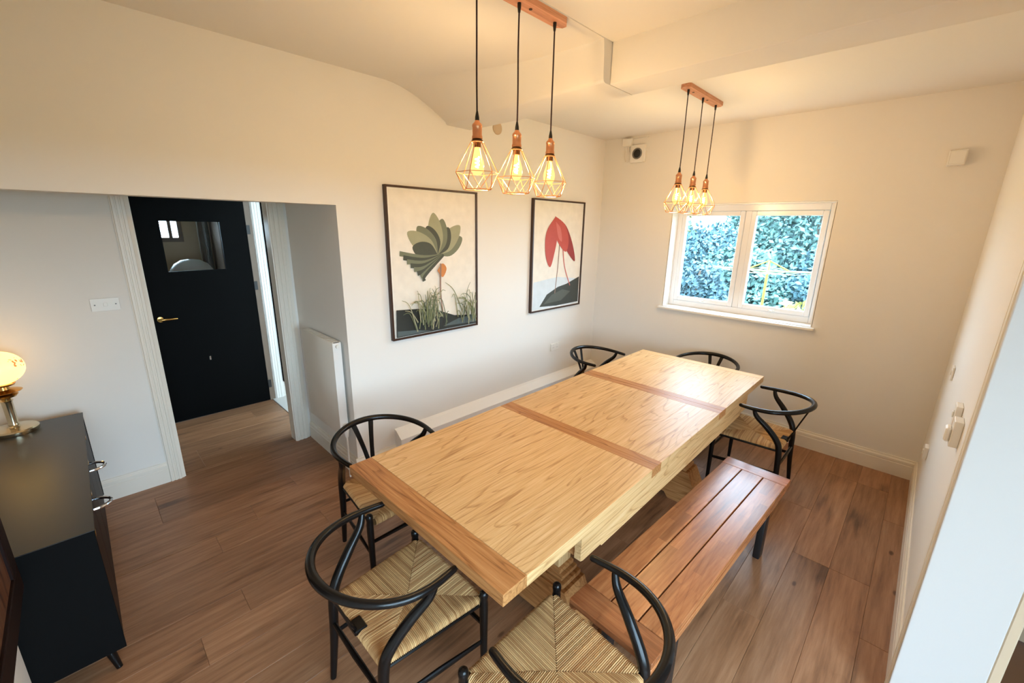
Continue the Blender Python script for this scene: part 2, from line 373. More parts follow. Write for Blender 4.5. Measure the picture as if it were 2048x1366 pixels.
# floor: laminate planks laid along the room
bm = newbm(); box(bm, FX-0.1, 4.45, -6.4, 0.3, -0.06, -0.012)
floor = struct('floor', bm, MT['sub'], 'brown oak laminate plank floor')
PW, PL = 0.193, 1.285
pm = {}
def plank_mesh(wd, ln):
    key = (round(wd, 3), round(ln, 3))
    if key not in pm:
        bm = newbm(); box(bm, 0.0004, wd-0.0004, 0.0004, ln-0.0004, -0.0115, 0, 0.0012)
        me = bpy.data.meshes.new('plank'); bm.to_mesh(me); bm.free(); me.materials.append(MT['plank']); pm[key] = me
    return pm[key]
def lay(x0, x1, y0, y1, seed):
    R = random.Random(seed); x = x0; row = 0
    while x < x1-0.005:
        wd = min(PW, x1-x); y = y0-R.choice((0.15, 0.4, 0.62, 0.85, 1.1))
        while y < y1-0.005:
            a, c = max(y, y0), min(y+PL, y1)
            if c-a > 0.01:
                o = bpy.data.objects.new('plank', plank_mesh(wd, c-a)); COL.objects.link(o); o.location = (x, a, 0); o.parent = floor
            y += PL
        x += wd; row += 1
lay(0, W, DY, 0, 3); lay(AX, 0, DY, OY, 5); lay(LX+0.002, AX, -4.98, -3.235, 9)
bm = newbm(); box(bm, LX, AX-0.1, -3.23, -2.4, -0.012, 0.006, 0.002)
struct('floor_lobby_carpet', bm, MT['carpet'], 'pale carpet patch beside the black door')

# skirting boards
def skirt(name, a, b_, n, label, h=0.166, t=0.018):
    """board from a to b_ along the wall; n points into the room"""
    a, b_, n = Vector(a), Vector(b_), Vector(n); d = (b_-a)
    prof = [(0, 0), (t, 0), (t, h*0.68), (t*0.8, h*0.70), (t*0.8, h*0.735), (t*0.95, h*0.75), (t*0.9, h*0.86), (t*0.5, h*0.93), (t*0.45, h), (0, h)]
    b = bmesh.new()
    A = [b.verts.new(a+n*u+Vector((0, 0, v))) for u, v in prof]; B = [b.verts.new(b_+n*u+Vector((0, 0, v))) for u, v in prof]
    b.faces.new(A); b.faces.new(B[::-1])
    for i in range(len(prof)): b.faces.new((A[i], B[i], B[(i+1) % len(prof)], A[(i+1) % len(prof)]))
    bmesh.ops.recalc_face_normals(b, faces=b.faces[:])
    struct(name, b, MT['trim'], label)
skirt('baseboard_back', (0.10, 0, 0), (W, 0, 0), (0, -1, 0), 'moulded cream skirting board under the window')
skirt('baseboard_right', (W, -2.31, 0), (W, -0.018, 0), (-1, 0, 0), 'moulded cream skirting board along the right wall')
skirt('baseboard_left', (0, OY-0.018, 0), (0, -2.9, 0), (1, 0, 0), 'short skirting board at the alcove corner')
skirt('baseboard_return', (AX+0.02, OY, 0), (0.0, OY, 0), (0, -1, 0), 'skirting board under the radiator')
skirt('baseboard_alcove', (AX, DY, 0), (AX, -4.335, 0), (1, 0, 0), 'skirting board between sideboard and door casing')
skirt('baseboard_lobby', (LX, -3.08, 0), (LX, -2.4, 0), (1, 0, 0), 'white skirting board beyond the black door', h=0.19)
# boxed-in pipe along the left wall
bm = newbm(); prism(bm, [(0, 0), (0, 0.305), (0.028, 0.293), (0.10, 0.238), (0.10, 0)], 'Y', -2.91, 0)
struct('trim_2', bm, MT['gloss'], 'sloping white pipe boxing along the foot of the left wall')
# fluted door casings
def casing(bm, axis, pos, n, a, b_, z0, z1, t=0.022):
    """fluted board on the plane axis=pos, facing n (+1/-1), from a to b_"""
    wd = b_-a; prof = [(0, 0), (0, t*0.55), (wd*0.06, t*0.6), (wd*0.10, t), (wd*0.24, t), (wd*0.27, t*0.72), (wd*0.33, t*0.72), (wd*0.36, t*0.95),
                       (wd*0.50, t*0.95), (wd*0.53, t*0.7), (wd*0.60, t*0.7), (wd*0.63, t*0.95), (wd*0.78, t*0.95), (wd*0.82, t*0.6), (wd*0.94, t*0.5), (wd, t*0.45), (wd, 0)]
    if axis == 'X': poly = [(pos+n*v, a+u) for u, v in prof]
    else: poly = [(a+u, pos+n*v) for u, v in prof]
    prism(bm, poly, 'Z', z0, z1)
bm = newbm(); casing(bm, 'X', AX, 1, -4.338, -4.245, 0, 2.31); box(bm, AX-0.1, AX+0.004, -4.25, -4.236, 0, 2.3)
struct('trim_3', bm, MT['trim'], 'fluted cream door casing left of the black door')
bm = newbm(); casing(bm, 'X', AX, 1, -3.40, -3.272, 0, 2.31); box(bm, AX-0.1, AX+0.004, -3.40, -3.385, 0, 2.3)
struct('trim_4', bm, MT['trim'], 'fluted cream door casing between the black door and the radiator')
bm = newbm(); casing(bm, 'X', LX, 1, -3.195, -3.10, 0, 2.3)
struct('trim_5', bm, MT['gloss'], 'white fluted casing at the hinge side of the black door')
bm = newbm(); box(bm, LX-0.09, LX+0.004, -3.252, -3.2, 0, 2.2); box(bm, LX-0.09, LX+0.004, -4.165, -4.157, 0, 2.2)
struct('trim_6', bm, MT['taupe'], 'taupe frame strip beside the black door hinges')
bm = newbm(); box(bm, LX, LX+0.03, -3.098, -2.42, 0.19, 2.2, 0.003)
struct('door_2', bm, MT['blackdoor'], 'sliver of a second black door beside the white casing')
# right-hand doorway: architrave and white jamb lining
bm = newbm(); casing(bm, 'X', W, -1, -2.44, -2.315, 0, 2.2, 0.024)
struct('trim_7', bm, MT['trim'], 'moulded architrave along the white jamb on the right')
bm = newbm(); box(bm, W-0.02, W+0.215, JY-0.03, JY-0.001, 0, 2.14, 0.004, 2)
struct('trim_8', bm, mat('jamb_paint', srgb(206, 200, 194), 0.4), 'broad white door jamb at the right edge')
bm = newbm(); box(bm, W+0.215, W+0.245, JY-0.028, JY+0.1, 0, 2.2, 0.004)
struct('trim_9', bm, MT['tan'], 'narrow tan trim behind the white jamb')

# ------------------------------------------------------------------ window in the end wall
bm = newbm()
fy0, fy1 = 0.15, 0.21; OX0, OX1 = WX0+0.004, WX1-0.004
box(bm, OX0, OX0+0.055, fy0, fy1, WZ0, WZ1, 0.004); box(bm, OX1-0.055, OX1, fy0, fy1, WZ0, WZ1, 0.004)
box(bm, OX0+0.056, OX1-0.056, fy0, fy1, WZ0, WZ0+0.06, 0.004); box(bm, OX0+0.056, OX1-0.056, fy0, fy1, WZ1-0.07, WZ1, 0.004)
mxc = 1.604; box(bm, mxc-0.028, mxc+0.028, fy0, fy1, WZ0+0.061, WZ1-0.071, 0.004)
win = struct('window_1', bm, MT['upvc'], 'white two-pane window in the end wall')
for x0, x1 in ((OX0+0.057, mxc-0.029), (mxc+0.029, OX1-0.057)):
    bm = newbm(); z0, z1 = WZ0+0.062, WZ1-0.072; t = 0.045; y0, y1 = fy0-0.012, fy1-0.01
    box(bm, x0, x0+t, y0, y1, z0, z1, 0.005); box(bm, x1-t, x1, y0, y1, z0, z1, 0.005)
    box(bm, x0+t, x1-t, y0, y1, z0, z0+t, 0.005); box(bm, x0+t, x1-t, y0, y1, z1-t, z1, 0.005)
    sash = obj('sash', bm, MT['upvc'], win)
    bm = newbm(); box(bm, x0+t-0.004, x1-t+0.004, 0.178, 0.184, z0+t-0.004, z1-t+0.004); obj('pane', bm, MT['glass'], sash, False)
    bm = newbm(); xm = (x0+x1)/2; box(bm, xm-0.03, xm+0.03, y0-0.014, y0, z0+0.012, z0+0.028, 0.004); box(bm, xm-0.012, xm+0.012, y0-0.03, y0-0.013, z0+0.006, z0+0.02, 0.004)
    obj('handle', bm, MT['plastic'], sash)
bm = newbm(); box(bm, WX0-0.035, WX1+0.022, -0.05, 0.0, WZ0-0.03, WZ0-0.006, 0.006, 2); box(bm, WX0, WX1, 0.0, fy0, WZ0-0.03, WZ0-0.006)
obj('window_sill', bm, MT['gloss'], win)
bm = newbm(); box(bm, OX0, OX1, 0.02, fy0, WZ1-0.012, WZ1-0.001); obj('lintel_board', bm, MT['gloss'], win)
bm = newbm(); box(bm, OX0, OX0+0.008, 0.002, fy0, WZ0, WZ1-0.013); obj('reveal_board', bm, MT['gloss'], win)
bm = newbm(); box(bm, OX1-0.008, OX1, 0.002, fy0, WZ0, WZ1-0.013); obj('reveal_board', bm, MT['gloss'], win)
# garden doors of the neighbouring room
bm = newbm()
for y0, y1 in ((-6.1, -6.02), (-4.74, -4.66), (-3.38, -3.3)): box(bm, 4.38, 4.43, y0, y1, 0.1, 2.4)
for y0, y1 in ((-6.02, -4.74), (-4.66, -3.38)): box(bm, 4.38, 4.43, y0, y1, 0.1, 0.18); box(bm, 4.38, 4.43, y0, y1, 2.32, 2.4)
w2 = struct('window_2', bm, MT['upvc'], 'glazed garden doors of the neighbouring room')
for y0, y1 in ((-6.02, -4.74), (-4.66, -3.38)):
    bm = newbm(); box(bm, 4.40, 4.406, y0, y1, 0.18, 2.32); obj('pane', bm, MT['glass'], w2, False)
# window of the far room
bm = newbm()
for y0, y1 in ((-4.32, -4.27), (-3.88, -3.84), (-3.54, -3.50), (-3.43, -3.38)): box(bm, FX-0.08, FX-0.03, y0, y1, 1.68, 2.28)
PN = ((-4.27, -3.88), (-3.84, -3.54), (-3.50, -3.43))
for y0, y1 in PN:
    for z0, z1 in ((1.68, 1.74), (2.23, 2.28)): box(bm, FX-0.08, FX-0.03, y0, y1, z0, z1)
w3 = struct('window_3', bm, MT['taupe'], 'dark framed window seen through the door glass')
for y0, y1 in PN:
    bm = newbm(); box(bm, FX-0.057, FX-0.052, y0, y1, 1.74, 2.23); obj('pane', bm, MT['glass'], w3, False)

# ------------------------------------------------------------------ the black door
bm = newbm(); D0, D1 = -4.155, -3.254; g0, g1, gz0, gz1 = -3.957, -3.485, 1.508, 1.972
xa, xb = LX-0.035, LX+0.008
box(bm, xa, xb, D0, g0, 0.006, 2.19); box(bm, xa, xb, g1, D1, 0.006, 2.19)
box(bm, xa, xb, g0, g1, 0.006, gz0); box(bm, xa, xb, g0, g1, gz1, 2.19)
door = struct('door_1', bm, MT['blackdoor'], 'black door with small square window and brass lever')
bm = newbm(); box(bm, LX-0.018, LX-0.013, g0, g1, gz0, gz1); obj('pane', bm, MT['glass'], door, False)
bm = newbm(); xh = xb
lathe(bm, [(0.026, 0), (0.026, 0.008), (0.012, 0.010), (0.012, 0.045)], 16)
hb = newbm(); 
for v in bm.verts: v.co = Vector((xh+v.co.z, -4.085+v.co.x, 1.065+v.co.y))
tube(bm, [(xh+0.045, -4.098, 1.065), (xh+0.048, -4.04, 1.066), (xh+0.045, -3.965, 1.066)], [0.011, 0.0105, 0.009], 10, roundcap=True)
obj('handle', bm, MT['brass'], door); hb.free()
for z in (1.90, 1.32, 0.2):
    bm = newbm(); box(bm, xb-0.002, xb+0.008, D1-0.004, D1+0.03, z-0.045, z+0.045, 0.002); obj('hinge', bm, MT['blackmetal'], door)
bm = newbm(); box(bm, xb, xb+0.006, -3.757, -3.741, 0.592, 0.634, 0.003); obj('keyhole_cover', bm, MT['chrome'], door)

# ------------------------------------------------------------------ dining table
TX0, TX1, TY0, TY1, TZ = 1.019, 2.148, -3.751, -0.570, 0.77
tb = thing('dining_table', 'long oak extending dining table with darker cross boards', 'table', ((TX0+TX1)/2, (TY0+TY1)/2, 0), radians(0.47))
TT = 0.052
hw, hl = (TX1-TX0)/2, (TY1-TY0)/2; cyt = (TY0+TY1)/2
def ty(Y): return Y-cyt
def tboard(name, x0, x1, y0, y1, m, z1=TZ, t=TT, bev=0.0016):
    bm = newbm(); box(bm, x0, x1, y0, y1, z1-t, z1, bev); return obj(name, bm, m, tb)
cross = [(TY0, -3.628), (-2.655, -2.548), (-1.66, -1.528), (-0.665, TY1)]
for i, (a, c) in enumerate(cross):
    if i in (0, 3): tboard('end_board', -hw, hw, ty(a)+0.0004, ty(c)-0.0004, MT['oakx'] if i == 0 else MT['oaklx'])
    else:
        m_ = (a+c)/2; tboard('cross_board', -hw, hw, ty(a)+0.0004, ty(m_)-0.0008, MT['oakx']); tboard('cross_board', -hw, hw, ty(m_)+0.0008, ty(c)-0.0004, MT['oakx'])
secs = [(-3.628, -2.655), (-2.548, -1.66), (-1.528, -0.665)]
for a, c in secs:
    xs = [-hw, -hw+0.225, -hw+0.455, -hw+0.68, -hw+0.905, hw]
    for k in range(5): tboard('board', xs[k]+0.0001, xs[k+1]-0.0001, ty(a)+0.0004, ty(c)-0.0004, MT['oak'], bev=0.0007)
for s in (-1, 1):   # side rails under the top
    bm = newbm(); x0 = s*(hw-0.012); x1 = s*(hw-0.045)
    y0, y1 = ty(-3.265), ty(-0.95); zb = 0.565
    prism(bm, [(y0, zb+0.02), (y0, TZ-TT-0.001), (y1, TZ-TT-0.001), (y1, zb+0.02), (y1-0.14, zb+0.02), (y1-0.15, zb), (y0+0.17, zb), (y0+0.16, zb+0.012), (y0+0.02, zb+0.012)], 'X', min(x0, x1), max(x0, x1))
    obj('side_rail', bm, MT['oak'], tb)
for Y in (-3.235, -0.98):
    bm = newbm(); box(bm, -hw+0.05, hw-0.05, ty(Y)-0.018, ty(Y)+0.018, 0.58, TZ-TT-0.001, 0.002); obj('end_rail', bm, MT['oakx'], tb)
for Y in (-3.10, -1.62):   # slab pedestals with stepped bases
    bm = newbm(); y = ty(Y)
    box(bm, -0.36, 0.36, y-0.05, y+0.05, 0.345, TZ-TT-0.002, 0.004)
    ped = obj('pedestal', bm, MT['oakleg'], tb)
    bm = newbm()
    for k, (hx, hy, za, zb_) in enumerate(((0.375, 0.058, 0.318, 0.345), (0.392, 0.068, 0.292, 0.318), (0.410, 0.078, 0.262, 0.292))): box(bm, -hx, hx, y-hy, y+hy, za, zb_, 0.008, 2)
    obj('moulding', bm, MT['oakx'], ped)
    bm = newbm(); prism(bm, [(-0.50, 0), (-0.50, 0.11), (-0.425, 0.262), (0.425, 0.262), (0.50, 0.11), (0.50, 0), (0.30, 0), (0.27, 0.04), (-0.27, 0.04), (-0.30, 0)], 'Y', y-0.085, y+0.085); obj('foot', bm, MT['oakx'], ped)
bm = newbm(); box(bm, -0.045, 0.045, ty(-3.014), ty(-1.706), 0.10, 0.22, 0.004); obj('stretcher', bm, MT['oak'], tb)

# ------------------------------------------------------------------ bench
BX0, BX1, BY0, BY1, BZ = 2.1875, 2.5725, -3.345, -1.597, 0.45
bn = thing('bench', 'red-brown slatted wooden bench with black legs', 'bench', ((BX0+BX1)/2, (BY0+BY1)/2, 0), radians(-2.26))
bw, bl = (BX1-BX0)/2, (BY1-BY0)/2
sw = 2*bw/3
for k in range(3):
    bm = newbm(); box(bm, -bw+k*sw+0.003, -bw+(k+1)*sw-0.003, -bl+0.122, bl-0.108, BZ-0.030, BZ, 0.002); obj('slat', bm, MT['bench'], bn)
for s in (-1, 1):
    bm = newbm(); a, c = s*bl, s*(bl-(0.106 if s > 0 else 0.120)); box(bm, -bw, bw, min(a, c), max(a, c), BZ-0.030, BZ, 0.002); obj('end_board', bm, MT['benchx'], bn)
for s in (-1, 1):
    bm = newbm(); a, c = s*bw, s*(bw-0.022); box(bm, min(a, c), max(a, c), -bl, bl, BZ-0.062, BZ-0.031, 0.002); obj('side_rail', bm, MT['bench'], bn)
for sy in (-1, 1):
    for sx in (-1, 1):
        bm = newbm(); y = sy*(bl-0.27); x = sx*(bw-0.045)
        box(bm, x-0.02, x+0.02, y-0.035, y+0.035, 0, BZ-0.063, 0.008, 2); obj('leg', bm, MT['blackmetal'], bn)
    bm = newbm(); box(bm, -bw+0.066, bw-0.066, sy*(bl-0.27)-0.02, sy*(bl-0.27)+0.02, BZ-0.10, BZ-0.064, 0.003); obj('cross_bar', bm, MT['blackmetal'], bn)

# ------------------------------------------------------------------ wishbone chairs (local front is +y)
def make_chair(label):
    t = thing('wishbone_chair', label, 'chair', group='black wishbone chairs around the table')
    bk = MT['blackwood']
    # seat of paper cord: four fields of cords meeting at the middle
    FL, FR, RL, RR_ = Vector((-0.238, 0.285)), Vector((0.238, 0.285)), Vector((-0.198, -0.150)), Vector((0.198, -0.150)); C = Vector((0, 0.075))
    b = bmesh.new(); Z0 = 0.438; tone = b.verts.layers.float.new('tone')
    for P0, P1 in ((FR, FL), (FL, RL), (RL, RR_), (RR_, FR)):
        e = P1-P0; Ln = e.length; d = e/Ln; n_in = Vector((-d.y, d.x))
        if n_in.dot(C-P0) < 0: n_in = -n_in
        D = n_in.dot(C-P0); tcn = d.dot(C-P0)/Ln; nc = int(Ln/0.0066)
        for j in range(nc):
            u = (j+0.5)/nc; dist = D*min(u/tcn, (1-u)/(1-tcn)); wd = Ln/nc/2
            if dist < 0.004: continue
            jit = random.uniform(-0.0010, 0.0010); tn = random.random(); R = P0+e*u
            path = [(-0.004, Z0-0.036), (-0.016, Z0-0.022), (-0.013, Z0-0.004), (0.0, Z0+0.004), (dist*0.4, Z0+0.003-0.012*(dist*0.4/D)), (dist, Z0+0.002-0.014*(dist/D))]
            prev = None
            for o_, z in path:
                q = R+n_in*o_; row = []
                for k in (-1, 0, 1):
                    qq = q+d*(k*wd); up = 0.0030 if k == 0 else 0
                    nrm = -n_in if o_ < -0.01 else Vector((0, 0))
                    row.append(b.verts.new((qq.x+nrm.x*up, qq.y+nrm.y*up, z+up+jit))); row[-1][tone] = tn
                if prev:
                    for k in (0, 1): b.faces.new((prev[k], prev[k+1], row[k+1], row[k]))
                prev = row
    us = [b.verts.new((p.x, p.y, Z0-0.034)) for p in (FL, FR, RR_, RL)]; b.faces.new(us[::-1])
    ms = [b.verts.new((p.x*0.985, p.y, Z0-0.017)) for p in (FL, FR, RR_, RL)]; b.faces.new(ms)
    bmesh.ops.recalc_face_normals(b, faces=b.faces[:])
    obj('seat', b, MT['cordseat'], t, True, 60)
    # curved top rail that forms the arms
    pts = [(0.272, 0.125, 0.712), (0.281, 0.06, 0.713), (0.284, 0.0, 0.715)]
    for a in range(-12, -179, -12):
        A = radians(a); pts.append((0.284*cos(A), 0.284*sin(A), 0.715+0.032*abs(sin(A))**1.5))
    pts += [(-0.284, 0.0, 0.715), (-0.281, 0.06, 0.713), (-0.272, 0.125, 0.712)]
    bm = newbm(); tube(bm, catmull(pts, 3), [0.0135, 0.016, 0.0165, 0.0175, 0.019, 0.0175, 0.0165, 0.016, 0.0135], 12, roundcap=True); obj('top_rail', bm, bk, t)
    for s in (-1, 1):
        bm = newbm()
        lathe(bm, [(0.0125, 0), (0.0155, 0.15), (0.0185, 0.38), (0.0185, 0.425), (0.0165, 0.442), (0.0185, 0.452), (0.0195, 0.464), (0.018, 0.476), (0.012, 0.484), (0.004, 0.487)], 14, (s*0.262, 0.285, 0))
        obj('leg', bm, bk, t)
        bm = newbm()
        tube(bm, catmull([(s*0.217, -0.195, 0.0), (s*0.215, -0.172, 0.22), (s*0.214, -0.158, 0.42), (s*0.222, -0.130, 0.50), (s*0.243, -0.062, 0.585), (s*0.268, 0.008, 0.655), (s*0.282, 0.030, 0.708)], 5), [0.013, 0.018, 0.0215, 0.022, 0.021, 0.0175, 0.0125], 12); obj('leg', bm, bk, t)
        bm = newbm(); tube(bm, [(s*0.258, 0.275, 0.215), (s*0.236, 0.06, 0.225), (s*0.216, -0.165, 0.235)], [0.011, 0.0165, 0.011], 10, flat=0.62); obj('stretcher', bm, bk, t)
        bm = newbm(); tube(bm, [(s*0.25, 0.265, 0.415), (s*0.212, -0.14, 0.415)], 0.010, 8); obj('seat_rail', bm, bk, t)
    bm = newbm(); tube(bm, [(-0.258, 0.285, 0.305), (0, 0.285, 0.305), (0.258, 0.285, 0.305)], [0.0095, 0.0125, 0.0095], 10); obj('stretcher', bm, bk, t)
    bm = newbm(); tube(bm, [(-0.212, -0.17, 0.30), (0, -0.172, 0.30), (0.212, -0.17, 0.30)], [0.0095, 0.0125, 0.0095], 10); obj('stretcher', bm, bk, t)
    bm = newbm()   # Y-shaped splat
    ribbon(bm, catmull([(0, -0.150, 0.415), (0, -0.172, 0.455), (0, -0.187, 0.49)], 4), [0.050, 0.046, 0.050], 0.012)
    for s in (-1, 1): ribbon(bm, catmull([(s*0.012, -0.186, 0.480), (s*0.026, -0.216, 0.575), (s*0.043, -0.247, 0.665), (s*0.060, -0.274, 0.740)], 4), [0.028, 0.027, 0.030, 0.033], 0.010)
    box(bm, -0.034, 0.034, -0.178, -0.125, 0.428, 0.449, 0.004)
    obj('splat', bm, bk, t)
    return t
spots = [((1.632, -3.880), 0, 'black wishbone chair at the near end of the oak table'),
         ((2.372, -3.602), pi/2, 'black wishbone chair nearest the camera beside the near end of the bench'),
         ((0.815, -3.440), -pi/2, 'black wishbone chair at the near left corner of the table, by the radiator'),
         ((0.745, -0.985), -pi/2, 'black wishbone chair at the far left side of the table under the pink print'),
         ((1.585, -0.400), pi, 'black wishbone chair behind the far end of the table under the window'),
         ((2.285, -0.965), pi/2, 'black wishbone chair beyond the far end of the bench')]
proto = make_chair(spots[0][2])
for i, ((x, y), r, lab) in enumerate(spots):
    o = proto if i == 0 else copy_tree(proto)
    o.location = (x, y, 0); o.rotation_euler = (0, 0, r); o['label'] = lab

# ------------------------------------------------------------------ pendant lights
def make_pendant(label, X, ys, zceil, ztop, light):
    yc = sum(ys)/3
    t = thing('pendant_light', label, 'pendant light', (X, yc, zceil), group='three-bulb copper pendant lights')
    bm = newbm(); hl_ = (ys[2]-ys[0])/2+0.075
    prism(bm, [(-0.037, -hl_+0.03), (-0.012, -hl_), (0.012, -hl_), (0.037, -hl_+0.03), (0.037, hl_-0.03), (0.012, hl_), (-0.012, hl_), (-0.037, hl_-0.03)], 'Z', -0.026, 0)
    pl = obj('ceiling_plate', bm, MT['plate'], t, False)
    for yy in ((ys[0]+ys[1])/2-yc, (ys[1]+ys[2])/2-yc):
        bm = newbm(); lathe(bm, [(0.008, -0.0285), (0.008, -0.0262)], 12, (0, yy-0.05, 0)); obj('screw_cap', bm, MT['darkcollar'], pl)
    zt = ztop-zceil
    for i, y in enumerate(ys):
        q = y-yc
        bm = newbm(); random.seed(i+int(X*100))
        tube(bm, catmull([(0, q, -0.05), (random.uniform(-.002, .002), q+random.uniform(-.003, .003), zt*0.4), (random.uniform(-.002, .002), q+random.uniform(-.003, .003), zt*0.7), (0, q, zt)], 5), 0.0036, 8); obj('cord', bm, MT['cord'], t)
        bm = newbm(); lathe(bm, [(0.0055, -0.062), (0.0085, -0.04), (0.0085, -0.0262)], 12, (0, q, 0)); obj('cord_grip', bm, MT['rubber'], t)
        bm = newbm(); lathe(bm, [(0.0095, zt-0.002), (0.009, zt+0.012), (0.005, zt+0.032), (0.004, zt+0.036)], 12, (0, q, 0)); obj('cord_grip', bm, MT['rubber'], t)
        bm = newbm(); lathe(bm, [(0.009, zt), (0.013, zt-0.008), (0.021, zt-0.016), (0.0225, zt-0.024), (0.021, zt-0.027), (0.021, zt-0.060), (0.023, zt-0.064), (0.023, zt-0.074), (0.012, zt-0.076)], 18, (0, q, 0))
        hd = obj('lamp_holder', bm, MT['copper'], t)
        bm = newbm(); lathe(bm, [(0.022, zt-0.0765), (0.025, zt-0.079), (0.025, zt-0.086), (0.0165, zt-0.089), (0.0165, zt-0.108), (0.010, zt-0.109)], 18, (0, q, 0)); obj('collar', bm, MT['darkcollar'], hd)
        # wire cage
        bm = newbm(); zA, zB, zC = zt-0.086, zt-0.212, zt-0.282; rA, rB, rC = 0.027, 0.096, 0.064; wr = 0.0021
        ringp = lambda r, z, n=6, off=0: [Vector((r*cos(2*pi*k/n+off), q+r*sin(2*pi*k/n+off), z)) for k in range(n)]
        A, B, Cc = ringp(rA, zA), ringp(rB, zB), ringp(rC, zC, 6, pi/6)
        tube(bm, ringp(rA, zA, 16), wr, 6, closed=True)
        for k in range(6):
            tube(bm, [A[k], B[k]], wr, 6); tube(bm, [B[k], B[(k+1) % 6]], wr*0.8, 6); tube(bm, [B[k], Cc[k]], wr, 6); tube(bm, [B[k], Cc[k-1]], wr, 6); tube(bm, [Cc[k], Cc[(k+1) % 6]], wr*1.1, 6)
        obj('cage', bm, MT['copperwire'], t)
        bm = newbm(); z0 = zt-0.106
        lathe(bm, [(0.0125, z0), (0.0135, z0-0.014), (0.022, z0-0.038), (0.0295, z0-0.062), (0.031, z0-0.078), (0.027, z0-0.098), (0.016, z0-0.112), (0.003, z0-0.117)], 20, (0, q, 0))
        bu = obj('bulb', bm, MT['bulbglass'], t)
        bm = newbm(); fp = []
        for k in range(49):
            a = 2*pi*k/16; fp.append((0.009*cos(a)*(1-0.2*k/48), q+0.009*sin(a)*(1-0.2*k/48), z0-0.040-0.045*k/48))
        tube(bm, fp, 0.0026, 6); obj('filament', bm, MT['filament'], bu)
        l = bpy.data.lights.new('bulb_light', 'POINT'); l.energy = light; l.color = WARM; l.shadow_soft_size = 0.022
        lo = bpy.data.objects.new('bulb_light', l); COL.objects.link(lo); lo.parent = t; lo.location = (0, q, z0-0.062)
    return t
make_pendant('copper cage pendant with three bulbs hanging over the near half of the table', 1.46, (-3.244, -2.996, -2.748), H-0.005, 2.418, BULB_W)
make_pendant('copper cage pendant with three bulbs hanging in front of the window', 1.515, (-1.318, -1.053, -0.795), H, 2.387, BULB_W)

